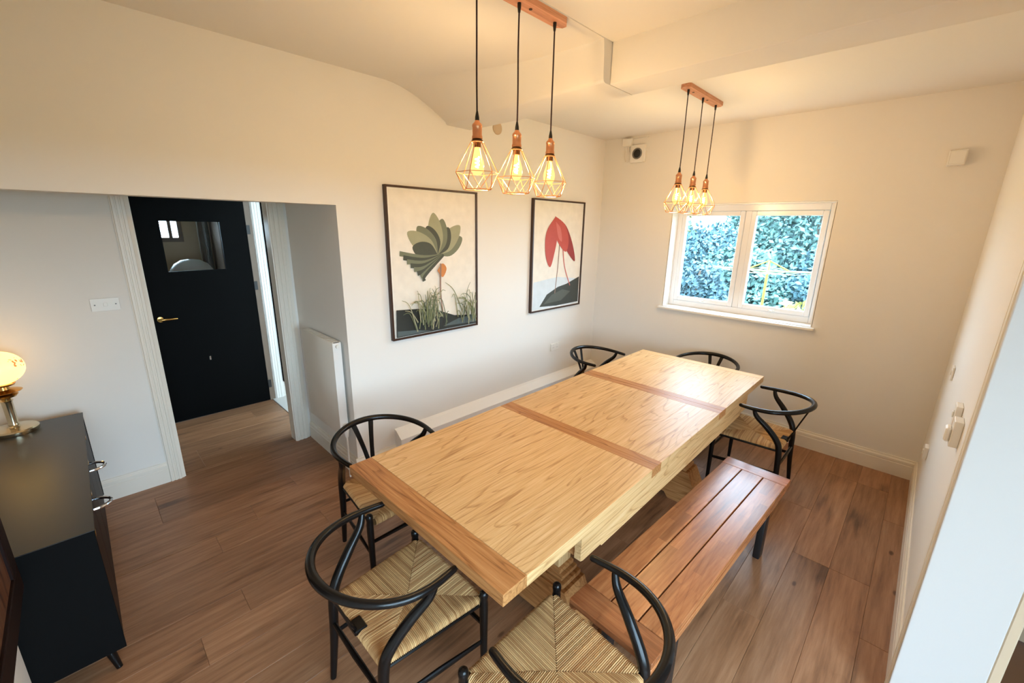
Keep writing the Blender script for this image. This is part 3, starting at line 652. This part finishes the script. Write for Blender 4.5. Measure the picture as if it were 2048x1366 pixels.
# ------------------------------------------------------------------ framed prints (generic stand-ins in the same colours)
def make_print(label, y0, y1, z0, z1, kind):
    t = thing('framed_print', label, 'picture', (0, (y0+y1)/2, z0), group='framed prints on the left wall')
    hw_, h = (y1-y0)/2, z1-z0; f = 0.016; dp = 0.036
    for a in ((-hw_, hw_, 0, f), (-hw_, hw_, h-f, h), (-hw_, -hw_+f, f, h-f), (hw_-f, hw_, f, h-f)):
        bm = newbm(); box(bm, 0.001, dp, a[0], a[1], a[2], a[3], 0.0015); obj('frame_rail', bm, MT['framewood'], t)
    P = {'paper': srgb(238, 230, 216), 'border': srgb(246, 240, 228), 'g1': srgb(120, 124, 100), 'g2': srgb(74, 78, 66), 'g3': srgb(162, 160, 128), 'dark': srgb(44, 48, 44), 'water': srgb(86, 98, 98),
         'or': srgb(206, 132, 72), 'reed': srgb(128, 132, 92), 'reed2': srgb(96, 104, 76), 'red': srgb(190, 78, 66), 'red2': srgb(150, 50, 48), 'pink': srgb(206, 108, 100), 'rock': srgb(60, 64, 58), 'rock2': srgb(88, 92, 84), 'sky': srgb(214, 222, 226), 'leg': srgb(150, 120, 104)}
    keys = list(P); ms = [mat('ink_'+k+kind, P[k], 0.6, var=0.10, vscale=14) for k in keys]
    b = bmesh.new(); layer = [0]
    iw, ih = hw_*2-2*f, h-2*f
    def poly(col, pts):
        x = 0.022+layer[0]*0.00012; layer[0] += 1
        f_ = b.faces.new([b.verts.new((x, -hw_+f+u*iw, f+v*ih)) for u, v in pts]); f_.material_index = keys.index(col); f_.normal_update()
        if f_.normal.x < 0: f_.normal_flip()
    def blob(col, pts, n=5):
        q = catmull([(u, v, 0) for u, v in pts+pts[:1]], n)[:-1]; poly(col, [(p.x, p.y) for p in q])
    def stroke(col, pts, w0, w1, n=6):
        q = catmull([(u, v, 0) for u, v in pts], n); L_, R_ = [], []
        for i, p in enumerate(q):
            tt = (q[min(i+1, len(q)-1)]-q[max(i-1, 0)]).normalized(); nn = Vector((-tt.y, tt.x, 0)); wd = (w0+(w1-w0)*i/(len(q)-1))/2
            L_.append((p.x+nn.x*wd, p.y+nn.y*wd)); R_.append((p.x-nn.x*wd, p.y-nn.y*wd))
        for i in range(len(q)-1): poly(col, [L_[i], L_[i+1], R_[i+1], R_[i]])
    poly('border', [(0, 0), (1, 0), (1, 1), (0, 1)]); poly('paper', [(0.02, 0.006), (0.992, 0.006), (0.992, 0.988), (0.02, 0.988)])
    R = random.Random(11 if kind == 'a' else 12)
    if kind == 'a':     # plain fan of grey-green leaves over a dark bank and reeds
        for k in range(9):
            a = radians(28+k*17); c_, s_ = cos(a), sin(a); L_ = 0.30+0.05*sin(k*2.1); B = (0.52, 0.56); n_ = (-s_, c_)
            P_ = lambda r, o: (B[0]+r*c_*1.15+o*n_[0]*1.15, B[1]+r*s_*0.86+o*n_[1]*0.86)
            blob(('g1', 'g3', 'g2')[k % 3], [P_(0, 0), P_(L_*0.35, 0.07), P_(L_*0.75, 0.06), P_(L_, 0), P_(L_*0.75, -0.06), P_(L_*0.35, -0.07)])
        for k in range(8):
            stroke('g2' if k % 2 else 'g1', [(0.58, 0.56), (0.36, 0.55-0.018*k), (0.10+0.035*k, 0.58-0.028*k)], 0.02, 0.034)
        blob('or', [(0.50, 0.45), (0.56, 0.50), (0.61, 0.46), (0.56, 0.40)])
        poly('dark', [(0.02, 0.006), (0.992, 0.006), (0.985, 0.08), (0.70, 0.10), (0.45, 0.17), (0.25, 0.19), (0.03, 0.20)])
        poly('water', [(0.55, 0.03), (0.985, 0.02), (0.985, 0.085), (0.74, 0.07)])
        poly('water', [(0.03, 0.012), (0.4, 0.012), (0.25, 0.035), (0.03, 0.05)])
        stroke('leg', [(0.54, 0.50), (0.53, 0.30), (0.55, 0.14)], 0.018, 0.014)
        for k in range(80):
            u = min(0.93, R.choice((0.40, 0.46, 0.82, 0.9, 0.3))+R.uniform(-0.09, 0.09)); v = R.uniform(0.03, 0.12); hgt = R.uniform(0.10, 0.28); ln = R.uniform(-0.22, 0.14)
            u2 = min(0.94, max(0.07, u+ln)); stroke(R.choice(('reed', 'reed2', 'g3')), [(min(u, 0.97), v), ((u+u2)/2, v+hgt*0.7), (u2, v+hgt*R.uniform(0.6, 1.0))], 0.012, 0.003, 4)
    else:               # plain coral petals on thin stalks above a dark mound
        poly('sky', [(0.02, 0.006), (0.992, 0.006), (0.985, 0.26), (0.5, 0.30), (0.03, 0.27)])
        poly('rock', [(0.16, 0.03), (0.30, 0.14), (0.52, 0.20), (0.70, 0.22), (0.985, 0.28), (0.985, 0.02), (0.5, 0.015)])
        poly('rock2', [(0.24, 0.05), (0.40, 0.13), (0.62, 0.17), (0.80, 0.14), (0.60, 0.06)])
        stroke('leg', [(0.52, 0.66), (0.50, 0.40), (0.46, 0.14)], 0.020, 0.012)
        stroke('pink', [(0.58, 0.62), (0.64, 0.40), (0.78, 0.20)], 0.020, 0.012)
        blob('red', [(0.40, 0.86), (0.24, 0.72), (0.24, 0.52), (0.34, 0.40), (0.42, 0.54), (0.46, 0.70)])
        blob('red2', [(0.44, 0.86), (0.64, 0.78), (0.80, 0.60), (0.86, 0.44), (0.68, 0.54), (0.54, 0.66)])
        blob('red', [(0.40, 0.87), (0.60, 0.80), (0.70, 0.66), (0.66, 0.54), (0.52, 0.60), (0.42, 0.70)])
        blob('pink', [(0.42, 0.82), (0.52, 0.76), (0.56, 0.64), (0.48, 0.68)])
    obj('print', b, ms, t, False)
    bm = newbm(); box(bm, 0.004, 0.0215, -hw_+f, hw_-f, f, h-f); obj('backing', bm, MT['framewood'], t, False)
make_print('dark-framed print of a grey-green leaf fan above dark reeds', -2.8932, -2.0016, 1.078, 2.2612, 'a')
make_print('framed print of coral red petals above a dark mound, nearer the window', -1.259, -0.3766, 1.089, 2.258, 'b')

# ------------------------------------------------------------------ radiator
rd = thing('radiator', 'white panel radiator on the alcove return wall', 'radiator', (-0.385, OY, 0))
bm = newbm(); x0, x1, z0, z1 = -0.315, 0.30, 0.36, 1.12; yf = -0.082
box(bm, x0, x1, yf, yf+0.012, z0, z1, 0.004, 2)
obj('front_panel', bm, MT['trim'], rd)
bm = newbm(); box(bm, x0, x1, -0.028, -0.016, z0, z1, 0.004); obj('rear_panel', bm, MT['trim'], rd)
for x in (x0-0.004, x1): 
    bm = newbm(); box(bm, x, x+0.004, yf, -0.018, z0+0.03, z1-0.004); obj('side_cover', bm, MT['gloss'], rd)
for k in range(14):
    bm = newbm(); a = x0+0.015+(x1-x0-0.03)*k/14; box(bm, a, a+0.026, yf+0.013, -0.029, z1-0.006, z1-0.002); obj('grille_bar', bm, MT['trim'], rd)
bm = newbm(); tube(bm, [(x1-0.03, -0.05, z1-0.03), (x1+0.028, -0.05, z1-0.03)], 0.014, 12); obj('air_vent', bm, MT['plastic'], rd)
bm = newbm(); tube(bm, [(x1+0.035, -0.05, 0.0), (x1+0.035, -0.05, 0.36)], 0.0075, 10); tube(bm, [(x1+0.035, -0.05, 0.385), (x1-0.01, -0.05, 0.385)], 0.009, 10); obj('pipe', bm, MT['plastic'], rd)
bm = newbm(); lathe(bm, [(0.014, 0.355), (0.016, 0.375), (0.022, 0.40), (0.021, 0.455), (0.012, 0.462)], 16, (x1+0.035, -0.05, 0)); obj('valve', bm, MT['plastic'], rd)
for x in (x0+0.1, x1-0.1):
    bm = newbm(); box(bm, x-0.015, x+0.015, -0.016, -0.0005, z0+0.1, z1-0.1); obj('bracket', bm, MT['trim'], rd)

# ------------------------------------------------------------------ sideboard and lamp
sb = thing('sideboard', 'low black sideboard with silver loop handles in the alcove', 'sideboard', (-0.045, -4.905, 0))
hx = 0.783; d0, d1 = 0.205, -0.205; zt, zb = 0.748, 0.135
bm = newbm(); box(bm, -hx, hx, d1, d0, zt-0.004, zt, 0.001); obj('top', bm, MT['cabtop'], sb)
bm = newbm(); box(bm, -hx+0.0195, hx-0.0195, d1+0.002, d0-0.026, zb, zt-0.0045, 0.002); obj('body', bm, MT['cabend'], sb)
for sx in (-1, 1):
    bm = newbm(); a, c = sorted((sx*(hx-0.001), sx*(hx-0.019))); box(bm, a, c, d1+0.001, d0-0.003, zb-0.002, zt-0.0045, 0.001); obj('side_panel', bm, MT['cabend'], sb)
dw = 2*(hx-0.020)/4
for k in range(4):
    a = -hx+0.020+k*dw
    bm = newbm(); box(bm, a+0.002, a+dw-0.002, d0-0.025, d0-0.006, zb+0.012, zt-0.03, 0.002); dr = obj('door', bm, MT['cabfront'], sb)
    if k in (1, 2):
        xh = -0.045 if k == 1 else 0.40
        pts = [(xh-0.052, d0-0.006, 0.668), (xh-0.046, d0+0.026, 0.668), (xh-0.02, d0+0.054, 0.668), (xh+0.02, d0+0.054, 0.668), (xh+0.046, d0+0.026, 0.668), (xh+0.052, d0-0.006, 0.668)]
        bm = newbm(); tube(bm, catmull(pts, 5), 0.0075, 8); obj('handle', bm, MT['chrome'], dr)
    bm = newbm(); box(bm, a+dw-0.05, a+dw-0.012, d0-0.006, d0-0.002, zt-0.05, zt-0.034, 0.001); obj('catch', bm, MT['brass'], dr)
for sx in (-1, 1):
    for sy in (-1, 1):
        bm = newbm(); tube(bm, [(sx*(hx-0.085), sy*0.135, zb+0.001), (sx*(hx-0.055), sy*0.16, 0)], [0.021, 0.012], 12); obj('leg', bm, MT['blackwood'], sb)

lp = thing('table_lamp', 'brass table lamp with glowing flower-painted glass globe on the sideboard', 'lamp', (-0.72, -4.985, zt))
def lmat():
    m = bpy.data.materials.new('lit_opal_glass'); m.use_nodes = True; nt = m.node_tree; L = nt.links.new; N = nt.nodes.new
    b = nt.nodes['Principled BSDF']; b.inputs['Roughness'].default_value = 0.25
    tc = N('ShaderNodeTexCoord'); v = N('ShaderNodeTexNoise'); v.inputs['Scale'].default_value = 11; v.inputs['Detail'].default_value = 1; L(tc.outputs['Object'], v.inputs['Vector'])
    n2 = N('ShaderNodeTexNoise'); n2.inputs['Scale'].default_value = 55; n2.inputs['Detail'].default_value = 2; L(tc.outputs['Object'], n2.inputs['Vector'])
    a = N('ShaderNodeMath'); a.operation = 'GREATER_THAN'; a.inputs[1].default_value = 0.60; L(v.outputs[0], a.inputs[0])
    c = N('ShaderNodeMath'); c.operation = 'GREATER_THAN'; c.inputs[1].default_value = 0.52; L(n2.outputs[0], c.inputs[0])
    d = N('ShaderNodeMath'); d.operation = 'MULTIPLY'; L(a.outputs[0], d.inputs[0]); L(c.outputs[0], d.inputs[1])
    mx = N('ShaderNodeMix'); mx.data_type = 'RGBA'; mx.inputs[6].default_value = (1.0, 0.62, 0.18, 1); mx.inputs[7].default_value = (0.45, 0.10, 0.03, 1); L(d.outputs[0], mx.inputs[0])
    L(mx.outputs[2], b.inputs['Base Color']); L(mx.outputs[2], b.inputs['Emission Color']); b.inputs['Emission Strength'].default_value = 2.4
    return m
MT['globe'] = lmat()
bm = newbm(); lathe(bm, [(0.098, 0), (0.100, 0.006), (0.100, 0.022), (0.094, 0.030), (0.03, 0.036), (0.022, 0.044)], 36); obj('base', bm, MT['silverbrass'], lp)
bm = newbm(); lathe(bm, [(0.020, 0.044), (0.024, 0.05), (0.021, 0.06), (0.023, 0.19), (0.028, 0.20), (0.020, 0.212)], 20); obj('column', bm, MT['silverbrass'], lp)
bm = newbm(); lathe(bm, [(0.018, 0.212), (0.046, 0.222), (0.055, 0.235), (0.03, 0.244), (0.07, 0.252), (0.076, 0.258), (0.03, 0.268), (0.026, 0.284), (0.052, 0.292), (0.056, 0.302)], 28); obj('gallery', bm, MT['brass'], lp)
bm = newbm(); pr_ = []
for k in range(0, 17):
    a = -pi/2+pi*k/16; pr_.append((max(0.012, 0.112*cos(a)), 0.395+0.098*sin(a)))
lathe(bm, pr_, 36); obj('globe', bm, MT['globe'], lp)

# framed panel at the left edge
fp = thing('wall_panel', 'dark-framed wooden panel cropped by the left edge in front of the sideboard', 'panel', (0.765, -4.98, 0.635))
for a in ((0, 0.75, 0, 0.095), (0, 0.75, 0.80, 0.895), (0, 0.095, 0.095, 0.80), (0.655, 0.75, 0.095, 0.80)):
    bm = newbm(); box(bm, a[0], a[1], 0.002, 0.066, a[2], a[3], 0.003); obj('frame_rail', bm, MT['panelframe'], fp)
bm = newbm(); box(bm, 0.095, 0.655, 0.003, 0.056, 0.095, 0.80); obj('panel', bm, wood('panel_brown', srgb(60, 34, 22), srgb(104, 66, 44), srgb(130, 88, 62), 'Z'), fp, False)
for z in (0.03, 0.13):
    bm = newbm(); box(bm, -0.006, 0.0, 0.03, 0.06, z, z+0.02, 0.002); obj('corner_fitting', bm, MT['silverbrass'], fp)

# ------------------------------------------------------------------ switches, sockets and boxes
def plate(name, label, cat, loc, n, wd, ht, dp, kind):
    t = thing(name, label, cat, loc)
    ax = 'X' if abs(n[0]) else 'Y'; s = n[0] if ax == 'X' else n[1]
    def bx(bm, u0, u1, w0, w1, d0_, d1_, bev=0.002):
        a, c = sorted((s*d0_, s*d1_))
        if ax == 'X': box(bm, a, c, u0, u1, w0, w1, bev)
        else: box(bm, u0, u1, a, c, w0, w1, bev)
    bm = newbm(); bx(bm, -wd/2, wd/2, -ht/2, ht/2, 0.0005, dp); bd = obj('faceplate', bm, MT['plastic'], t)
    if kind == 'switch2':
        bm = newbm(); bx(bm, -0.011, 0.011, -0.012, 0.012, dp, dp+0.004); obj('rocker', bm, MT['plastic'], t)
        for u in (-wd*0.36, wd*0.36): bm = newbm(); bx(bm, u-0.004, u+0.004, -0.004, 0.004, dp, dp+0.001, 0.0005); obj('screw', bm, MT['greyplastic'], t)
    if kind == 'socket2':
        for u in (-0.035, 0.035):
            for (a, b_) in ((-0.012, 0.004), (0.006, 0.004)): bm = newbm(); bx(bm, u+a, u+a+0.007, b_-0.012, b_-0.008, dp, dp+0.0008, 0.0002); obj('pin_slot', bm, MT['greyplastic'], t)
            bm = newbm(); bx(bm, u-0.008, u+0.008, 0.02, 0.036, dp, dp+0.004); obj('rocker', bm, MT['plastic'], t)
    if kind == 'rocker':
        bm = newbm(); bx(bm, -0.012, 0.012, -0.015, 0.015, dp, dp+0.006); obj('rocker', bm, MT['plastic'], t)
    if kind == 'knob':
        bm = newbm(); bx(bm, -0.03, 0.03, -0.045, 0.02, dp, dp+0.02, 0.006); obj('cover', bm, MT['plastic'], t)
    return t
plate('light_switch', 'white double switch plate on the alcove wall left of the black door', 'switch', (AX, -4.468, 1.422), (1, 0), 0.146, 0.086, 0.010, 'switch2')
plate('wall_socket', 'white double socket low on the left wall below the coral print', 'socket', (0, -0.785, 0.627), (1, 0), 0.146, 0.086, 0.012, 'socket2')
plate('wall_socket', 'small white socket low on the right wall above the skirting', 'socket', (W, -0.60, 0.50), (-1, 0), 0.086, 0.086, 0.022, 'rocker')
plate('light_switch', 'small white switch on the right wall, farthest and highest', 'switch', (W, -0.735, 1.12), (-1, 0), 0.086, 0.086, 0.012, 'rocker')
plate('thermostat', 'upper of the two white wall controls near the jamb', 'thermostat', (W, -1.76, 1.155), (-1, 0), 0.086, 0.10, 0.024, 'rocker')
plate('thermostat', 'larger lower white wall control nearest the jamb', 'thermostat', (W, -1.95, 1.13), (-1, 0), 0.086, 0.12, 0.030, 'knob')
bxo = thing('sensor_box', 'small white sensor box high on the end wall right of the window', 'box', (2.962, 0, 2.507))
bm = newbm(); box(bm, -0.048, 0.048, -0.055, -0.0005, -0.05, 0.05, 0.004); obj('case', bm, MT['plastic'], bxo)
bm = newbm(); box(bm, -0.04, 0.04, -0.058, -0.055, -0.042, 0.042, 0.003); obj('lid', bm, MT['plastic'], bxo)
cm = thing('vent_sensor', 'square white wall unit with dark round eye near the ceiling corner', 'sensor', (0.44, 0, 2.775))
bm = newbm(); box(bm, -0.085, 0.085, -0.04, -0.0005, -0.09, 0.09, 0.006, 2); obj('case', bm, MT['plastic'], cm)
bm = newbm(); lathe(bm, [(0.058, 0), (0.058, 0.006), (0.048, 0.010), (0.044, 0.004), (0.044, 0.001)], 24)
for v in bm.verts: v.co = Vector((v.co.x, -0.04-v.co.z, v.co.y))
obj('rim', bm, MT['greyplastic'], cm)
bm = newbm(); lathe(bm, [(0.043, 0), (0.038, 0.004), (0.02, 0.007)], 20)
for v in bm.verts: v.co = Vector((v.co.x, -0.0405-v.co.z, v.co.y))
obj('eye', bm, MT['blackmetal'], cm)
jb = thing('junction_box', 'small white junction box with cables above the round-eyed wall unit', 'junction box', (0.305, 0, 2.905))
bm = newbm(); box(bm, -0.055, 0.055, -0.045, -0.0005, -0.045, 0.035, 0.004); obj('case', bm, MT['plastic'], jb)
bm = newbm(); tube(bm, catmull([(-0.02, -0.02, -0.045), (-0.025, -0.012, -0.10), (-0.022, -0.012, -0.19), (0.0, -0.014, -0.205), (0.03, -0.016, -0.19)], 5), 0.004, 8); tube(bm, catmull([(0.01, -0.02, -0.045), (0.012, -0.012, -0.10), (0.035, -0.014, -0.12)], 5), 0.004, 8); obj('cable', bm, MT['plastic'], jb)
bm = newbm(); tube(bm, [(0.055, -0.012, 0.02), (0.24, -0.012, 0.03)], 0.004, 8); obj('cable', bm, MT['plastic'], jb)
rc = thing('blanking_disc', 'small round tan blanking cap high on the left wall by the beam', 'cap', (0, -1.74, 2.815))
bm = newbm(); lathe(bm, [(0.052, 0), (0.052, 0.010), (0.044, 0.016), (0.012, 0.018)], 24)
for v in bm.verts: v.co = Vector((0.0005+v.co.z, v.co.x, v.co.y))
obj('disc', bm, MT['tan'], rc)

# ------------------------------------------------------------------ far room furniture (seen through the door glass)
ft = thing('floor_lamp', 'white domed lamp shade seen through the black door window', 'lamp', (-3.60, -3.55, 0))
bm = newbm(); lathe(bm, [(0.235, 1.33), (0.235, 1.345), (0.215, 1.40), (0.17, 1.465), (0.10, 1.508), (0.02, 1.52)], 32, cap=False); obj('shade', bm, MT['gloss'], ft)
bm = newbm(); lathe(bm, [(0.16, 0), (0.155, 0.02), (0.014, 0.03), (0.012, 1.50)], 20); obj('pole', bm, MT['blackmetal'], ft)
cu_ = thing('curtain', 'pale grey curtain seen through the black door window', 'curtain', (FX+0.08, -3.15, 0))
bm = newbm(); b = bmesh.new(); rowA, rowB = [], []
for k in range(40):
    y = -0.07+0.14*k/39; x = 0.03*sin(k*1.3); rowA.append(b.verts.new((x, y, 0.05))); rowB.append(b.verts.new((x, y, 2.35)))
for k in range(39): b.faces.new((rowA[k], rowA[k+1], rowB[k+1], rowB[k]))
bmesh.ops.solidify(b, geom=b.faces[:], thickness=0.004); merge(bm, b)
obj('cloth', bm, mat('pale_curtain', srgb(225, 222, 214), 0.9), cu_)
bm = newbm(); tube(bm, [(0, -0.1, 2.37), (0, 0.1, 2.37)], 0.012, 10); obj('rail', bm, MT['blackmetal'], cu_)
wd_ = thing('wardrobe', 'brown wardrobe edge seen through the black door window', 'wardrobe', (FX+0.3, -2.72, 0))
bm = newbm(); box(bm, -0.28, 0.28, -0.33, 0.33, 0.06, 2.2, 0.004); obj('body', bm, MT['taupe'], wd_)
for y0, y1 in ((-0.325, -0.003), (0.003, 0.325)): bm = newbm(); box(bm, 0.281, 0.30, y0, y1, 0.08, 2.18, 0.003); obj('door', bm, MT['taupe'], wd_)
bm = newbm(); box(bm, -0.26, 0.26, -0.31, 0.31, 0, 0.06); obj('plinth', bm, MT['taupe'], wd_)

# ------------------------------------------------------------------ garden
bm = newbm(); box(bm, -40, 40, 0.35, 60, -0.3, -0.2); box(bm, -40, FX-0.15, -40, 0.35, -0.3, -0.2)
struct('ground', bm, MT['lawn'], 'pale lawn outside the window')
bm = newbm(); box(bm, 4.5, 40, -40, 0.35, -0.3, -0.2)  # unseen slab added for bounced daylight, its tone set by how much it returns
struct('ground_bounce', bm, MT['bounce_slab'], 'unseen ground slab added outside the neighbouring room for bounced daylight')
def foliage(name, label, loc, rx, ry, h, n, col, seed, group=None, leaf=0.12, z0=-0.2):
    R = random.Random(seed); t = thing(name, label, 'tree' if h > 3 else 'bush', loc, group=group)
    b = bmesh.new()
    for i in range(n):
        th = R.uniform(0, 2*pi); ph = math.acos(R.uniform(-1, 1)); r = R.uniform(0.55, 1.0)**0.6*(1+0.16*sin(3*th+seed)+0.14*sin(5*ph+2*th))
        p = Vector((rx*r*sin(ph)*cos(th), ry*r*sin(ph)*sin(th), h*0.52+h*0.5*r*cos(ph)+z0))
        s = leaf*R.uniform(0.6, 1.4); a = Vector((R.gauss(0, 1), R.gauss(0, 1), R.gauss(0, 1))).normalized(); c = a.orthogonal().normalized()
        v = [b.verts.new(p+a*s*0.5), b.verts.new(p+c*s*0.28), b.verts.new(p-a*s*0.5), b.verts.new(p-c*s*0.28)]; b.faces.new(v)
    lv = obj('leaves', b, mat('leaf_'+name+str(seed), col, 0.5, var=0.35, vscale=1.5), t, False); lv['kind'] = 'stuff'
    bm = newbm(); tube(bm, catmull([(0, 0, z0-0.05), (0.05, 0.02, h*0.2), (-0.05, 0.03, h*0.5), (0, 0, h*0.8)], 4), [0.08, 0.06, 0.03], 8); obj('trunk', bm, MT['taupe'], t)
LG = srgb(96, 128, 122); LG2 = srgb(86, 116, 124); LY = srgb(120, 124, 52)
foliage('garden_tree', 'tall blue-green tree filling the right window pane', (0.9, 8.2, 0), 2.2, 1.4, 4.8, 26000, LG, 1, 'garden trees outside')
foliage('garden_tree', 'tree at the right edge of the right window pane', (3.6, 9.5, 0), 2.4, 1.4, 5.4, 24000, LG2, 2, 'garden trees outside')
foliage('garden_tree', 'tallest tree standing behind the others outside', (1.0, 12.0, 0), 3.0, 1.6, 7.0, 20000, LG2, 12, 'garden trees outside', 0.2)
foliage('garden_bush', 'blue-green bush behind the left window pane', (-1.5, 7.4, 0), 1.3, 1.0, 2.15, 14000, LG2, 3, 'garden bushes outside')
foliage('garden_bush', 'yellow-green bush at the left edge of the left pane', (-3.1, 9.0, 0), 1.2, 0.9, 2.45, 6000, LY, 4, 'garden bushes outside')
foliage('garden_bush', 'dense hedge bush low between the two panes', (-0.2, 6.6, 0), 1.2, 0.8, 1.75, 5000, LG, 5, 'garden bushes outside')
foliage('garden_bush', 'low bush below the tall tree in the right pane', (1.7, 6.8, 0), 1.3, 0.8, 1.6, 4000, LG2, 6, 'garden bushes outside')
foliage('garden_bush', 'small pale spiky plant at the lower right of the right pane', (1.55, 3.3, 0), 0.28, 0.28, 1.05, 500, srgb(150, 146, 84), 8, 'garden bushes outside', 0.16)
foliage('garden_bush', 'dark bush low in the left pane', (-0.75, 5.4, 0), 0.7, 0.5, 1.35, 2500, srgb(70, 96, 104), 9, 'garden bushes outside')
ra = thing('rotary_dryer', 'yellow rotary clothes dryer seen through the right window pane', 'clothes dryer', (0.93, 4.0, -0.2))
bm = newbm(); tube(bm, [(0, 0, 0), (0.0, 0, 1.69)], 0.022, 12); obj('pole', bm, MT['yellow'], ra)
for k in range(4):
    a = radians(12)+k*pi/2; c, s = cos(a), sin(a)
    bm = newbm(); tube(bm, [(0, 0, 1.50), (c*0.85, s*0.85, 1.52)], 0.017, 8); obj('arm', bm, MT['line'], ra)
    bm = newbm(); tube(bm, [(0, 0, 1.68), (c*0.34, s*0.34, 1.51)], 0.012, 8); obj('stay', bm, MT['yellow'], ra)
for r in (0.3, 0.55, 0.8):
    bm = newbm(); P = [(r*cos(radians(12)+k*pi/2), r*sin(radians(12)+k*pi/2), 1.50+0.02*r) for k in range(4)]
    for k in range(4): tube(bm, [P[k], ((P[k][0]+P[(k+1) % 4][0])/2, (P[k][1]+P[(k+1) % 4][1])/2, P[k][2]-0.03), P[(k+1) % 4]], 0.004, 5)
    obj('line', bm, MT['line'], ra)
